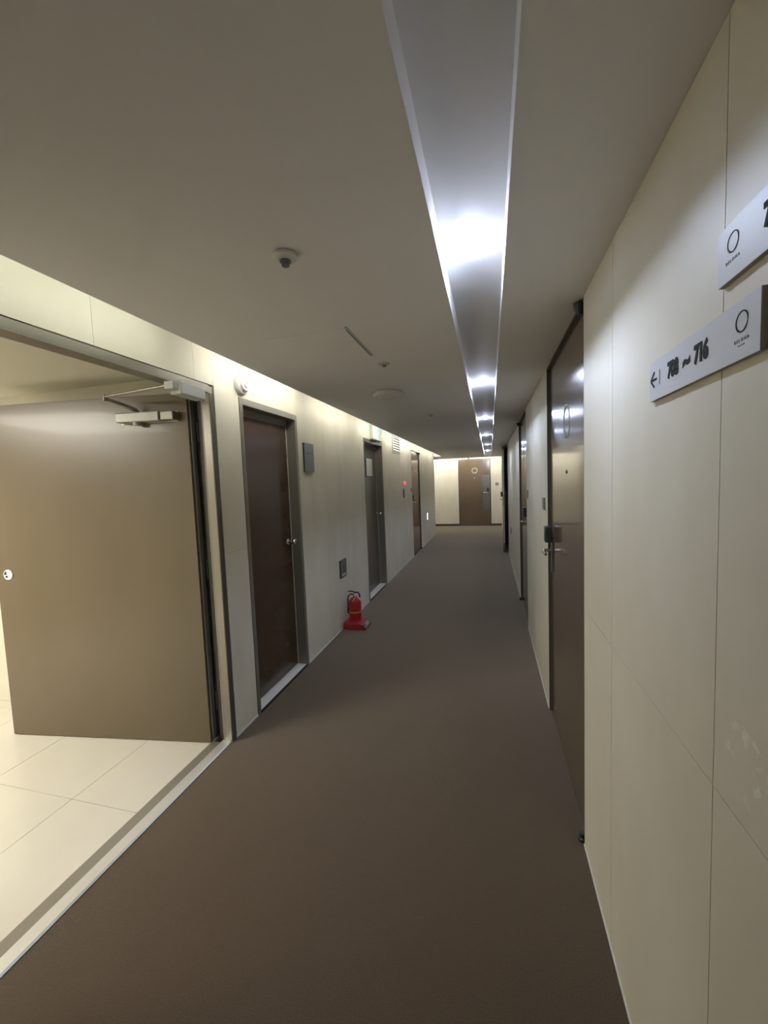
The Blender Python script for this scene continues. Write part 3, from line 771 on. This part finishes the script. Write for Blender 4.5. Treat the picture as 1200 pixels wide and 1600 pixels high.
# exit sign box above the grey door
t = thing('exit_sign', 'pale green exit sign box above the grey-brown steel door', 'exit sign', (XL, 5.62, 2.30))
bobj('housing', (XL + 0.0003, 5.46, 2.235), (XL + 0.045, 5.80, 2.415), M_EXITF, t, 0.003)
bobj('light_edge', (XL + 0.0455, 5.735, 2.237), (XL + 0.050, 5.795, 2.413), M_GREENL, t, 0.001)
bobj('base_rail', (XL + 0.0003, 5.45, 2.212), (XL + 0.050, 5.98, 2.2345), M_PLASTIC, t, 0.002)

# louvred vent
t = thing('wall_vent', 'white louvred air vent high on the left wall past the steel door', 'vent', (XL, 7.07, 2.26))
bobj('backing', (XL + 0.0003, 6.80, 2.125), (XL + 0.002, 7.34, 2.415), M_DARK, t)
bm = bmesh.new()
box(bm, (XL + 0.0022, 6.79, 2.115), (XL + 0.014, 6.83, 2.425)); box(bm, (XL + 0.0022, 7.31, 2.115), (XL + 0.014, 7.35, 2.425)); box(bm, (XL + 0.0022, 6.8305, 2.115), (XL + 0.014, 7.3095, 2.135)); box(bm, (XL + 0.0022, 6.8305, 2.405), (XL + 0.014, 7.3095, 2.425))
obj('frame', bm, M_PLASTIC, t)
for k in range(6):
    z = 2.150 + k * 0.0435
    bm = bmesh.new(); prism(bm, [(XL + 0.0024, z + 0.028), (XL + 0.004, z + 0.030), (XL + 0.0135, z + 0.004), (XL + 0.012, z + 0.000)], 1, 6.832, 7.308)
    obj('slat', bm, M_PLASTIC, t)

# fire alarm: red lamp and call point
t = thing('alarm_lamp', 'small glowing red alarm lamp on the left wall past the vent', 'alarm', (XL, 7.65, 1.575))
bm = bmesh.new(); lathe(bm, (XL + 0.0003, 7.65, 1.575), (1, 0, 0), [(0, 0.040), (0.010, 0.038)], 28); obj('base', bm, M_CHROME, t, True)
bm = bmesh.new(); lathe(bm, (XL + 0.0105, 7.65, 1.575), (1, 0, 0), [(0, 0.034), (0.018, 0.032), (0.032, 0.022), (0.038, 0.0)], 28); obj('dome', bm, M_REDL, t, True)
t = thing('call_point', 'dark oval call point directly below the red alarm lamp', 'alarm', (XL, 7.60, 1.38))
bm = bmesh.new(); lathe(bm, (0, 0, 0), (1, 0, 0), [(0, 1.0), (0.008, 1.0), (0.012, 0.9)], 32)
for v in bm.verts: v.co = Vector((XL + 0.0003 + v.co.x, 7.60 + v.co.y * 0.055, 1.38 + v.co.z * 0.092))
obj('cover', bm, M_LOCK, t, True)
bm = bmesh.new(); lathe(bm, (XL + 0.0125, 7.60, 1.40), (1, 0, 0), [(0, 0.022), (0.004, 0.020)], 20); obj('push_button', bm, M_GPLATE, t, True)

# ------------------------------------------------------------------ ceiling fittings
def disc_fit(name, label, cat, x, y, prof, m, inner=None, im=None, nm=('base', 'head')):
    t = thing(name, label, cat, (x, y, ZC))
    bm = bmesh.new(); lathe(bm, (x, y, ZC - 0.0003), (0, 0, -1), prof, 36); obj(nm[0], bm, m, t, True)
    if inner:
        bm = bmesh.new(); lathe(bm, (x, y, ZC - 0.0005), (0, 0, -1), inner, 28); obj(nm[1], bm, im, t, True)
    return t
disc_fit('sprinkler_head', 'nearest ceiling sprinkler rosette with a dark centre', 'sprinkler', -0.588, 1.168, [(0, 0.032), (0.003, 0.037), (0.010, 0.036), (0.016, 0.028), (0.017, 0.019)], M_PLASTIC, [(0.0172, 0.017), (0.022, 0.016), (0.023, 0.009), (0.029, 0.007), (0.030, 0.012), (0.032, 0.012)], M_GPLATE, ('rosette', 'nozzle'))
disc_fit('sprinkler_head', 'small flat sprinkler cap between access panel and round detector', 'sprinkler', -0.59, 2.37, [(0, 0.034), (0.004, 0.033), (0.008, 0.016)], M_PLASTG, [(0.0082, 0.010), (0.014, 0.009), (0.015, 0.013), (0.017, 0.013)], M_GPLATE, ('rosette', 'nozzle'))
disc_fit('smoke_detector', 'round white smoke detector on the ceiling between service and steel doors', 'smoke detector', -0.755, 3.11, [(0, 0.100), (0.004, 0.112), (0.022, 0.114), (0.036, 0.106), (0.040, 0.080)], M_PLASTIC, [(0.0402, 0.070), (0.050, 0.062), (0.055, 0.040), (0.056, 0)], M_PLASTIC, ('base', 'chamber'))
disc_fit('sprinkler_head', 'third, more distant ceiling sprinkler past the round detector', 'sprinkler', -0.59, 4.35, [(0, 0.034), (0.004, 0.033), (0.008, 0.016)], M_PLASTG, [(0.0082, 0.010), (0.014, 0.009), (0.015, 0.013), (0.017, 0.013)], M_GPLATE, ('rosette', 'nozzle'))

t = thing('access_panel', 'square ceiling access panel with a dark open joint on its right edge', 'access panel', (-0.82, 1.98, ZC))
bobj('lid', (-1.02, 1.775, ZC - 0.003), (-0.622, 2.19, ZC - 0.0003), M_CEIL, t, 0.0008)
bobj('joint', (-0.620, 1.80, ZC - 0.0032), (-0.6155, 2.19, ZC - 0.0003), M_LOCK, t)
bobj('rim', (-0.615, 1.76, ZC - 0.004), (-0.606, 2.19, ZC - 0.0003), M_PLASTG, t, 0.0008)

# ------------------------------------------------------------------ fire extinguisher on its red stand
ex, ey = -1.478, 4.215
t = thing('extinguisher_stand', 'red plastic stand on the carpet holding the fire extinguisher', 'stand', (ex, ey, 0))
bm = bmesh.new()
lo = [(-1.598, 4.085), (-1.382, 4.085), (-1.382, 4.325), (-1.598, 4.325)]
hi = [(-1.592, 4.097), (-1.405, 4.097), (-1.405, 4.315), (-1.592, 4.315)]
a = [bm.verts.new((x, y, 0.001)) for x, y in lo]; b = [bm.verts.new((x, y, 0.072)) for x, y in hi]
bm.faces.new(list(reversed(a))); bm.faces.new(b)
for i in range(4): bm.faces.new((a[i], a[(i + 1) % 4], b[(i + 1) % 4], b[i]))
bmesh.ops.bevel(bm, geom=bm.edges[:], offset=0.006, segments=3, profile=0.5, affect='EDGES')
obj('base', bm, M_REDD, t, True)
bm = bmesh.new(); lathe(bm, (ex - 0.012, ey, 0.0725), (0, 0, 1), [(0, 0.078), (0.014, 0.076), (0.016, 0.071)], 40); obj('cradle_ring', bm, M_REDD, t, True)
# sloped front wedge with the label
bm = bmesh.new(); prism(bm, [(-1.3815, 0.001), (-1.4000, 0.056), (-1.376, 0.058), (-1.338, 0.020), (-1.338, 0.001)], 1, 4.10, 4.315)
wd = obj('label_wedge', bm, M_REDD, t)
A = Vector((-1.376, 0, 0.058)); B = Vector((-1.338, 0, 0.020)); dd = (B - A).normalized(); nn = Vector((-dd.z, 0, dd.x))
if nn.z < 0: nn = -nn
cc = (A + B) / 2 + Vector((0, 4.218, 0)) + nn * 0.0005
mw = Matrix(((0, -dd.x, nn.x, cc.x), (1, 0, 0, cc.y), (0, -dd.z, nn.z, cc.z), (0, 0, 0, 1)))
bm = bmesh.new(); 
for q in ((-0.11, 0.026), ): pass
bar(bm, mw, (-0.100, 0), (0.095, 0), 0.048); obj('label_strip', bm, M_LOCK, wd)
mw2 = mw.copy(); mw2.translation = cc + nn * 0.0010
text('lettering', '소화기', 0.048, M_SIGN, mw2, wd, depth=0.0003)

t = thing('fire_extinguisher', 'red fire extinguisher with an orange band, standing by the left wall', 'fire extinguisher', (ex - 0.012, ey, 0.073))
cx = ex - 0.012
bm = bmesh.new(); lathe(bm, (cx, ey, 0.074), (0, 0, 1), [(0, 0.062), (0.004, 0.068), (0.012, 0.070), (0.205, 0.070), (0.228, 0.065), (0.246, 0.046), (0.256, 0.028), (0.262, 0.020), (0.272, 0.020)], 48); obj('cylinder', bm, M_RED, t, True)
bm = bmesh.new(); lathe(bm, (cx, ey, 0.168), (0, 0, 1), [(0, 0.0704), (0, 0.0716), (0.013, 0.0716), (0.013, 0.0704)], 48); obj('band', bm, M_YEL, t, True)
bm = bmesh.new(); lathe(bm, (cx, ey, 0.3465), (0, 0, 1), [(0, 0.018), (0.008, 0.018), (0.010, 0.013), (0.028, 0.013), (0.030, 0.017), (0.036, 0.015)], 24); obj('valve', bm, M_CHROME, t, True)
bm = bmesh.new(); lathe(bm, (cx + 0.012, ey - 0.014, 0.366), (0.5, -0.9, 0), [(0, 0.011), (0.010, 0.011), (0.011, 0.009)], 20); obj('gauge', bm, M_PLASTIC, t, True)
bm = bmesh.new(); tube(bm, [(cx + 0.010, ey, 0.385), (cx - 0.02, ey, 0.396), (cx - 0.05, ey, 0.398), (cx - 0.078, ey, 0.392)], [0.007, 0.0075, 0.007, 0.005], 10); obj('squeeze_lever', bm, M_BLK, t, True)
bm = bmesh.new(); tube(bm, [(cx + 0.006, ey, 0.380), (cx + 0.028, ey, 0.390), (cx + 0.048, ey, 0.380), (cx + 0.058, ey, 0.356), (cx + 0.060, ey, 0.330)], 0.0085, 10); obj('carry_handle', bm, M_BLK, t, True)
bm = bmesh.new(); tube(bm, [(cx - 0.012, ey, 0.362), (cx - 0.045, ey - 0.004, 0.368), (cx - 0.070, ey - 0.010, 0.345), (cx - 0.078, ey - 0.012, 0.300), (cx - 0.0775, ey - 0.012, 0.22)], 0.0075, 10); obj('hose', bm, M_BLK, t, True)
bm = bmesh.new(); tube(bm, [(cx - 0.0775, ey - 0.012, 0.219), (cx - 0.077, ey - 0.012, 0.15)], [0.009, 0.012], 12); obj('nozzle', bm, M_BLK, t, True)
bm = bmesh.new(); tube(bm, [(cx + 0.02, ey - 0.02, 0.372), (cx + 0.03, ey - 0.045, 0.352), (cx + 0.012, ey - 0.060, 0.330), (cx - 0.006, ey - 0.064, 0.300)], 0.0025, 8); obj('safety_seal', bm, M_PLASTIC, t, True)
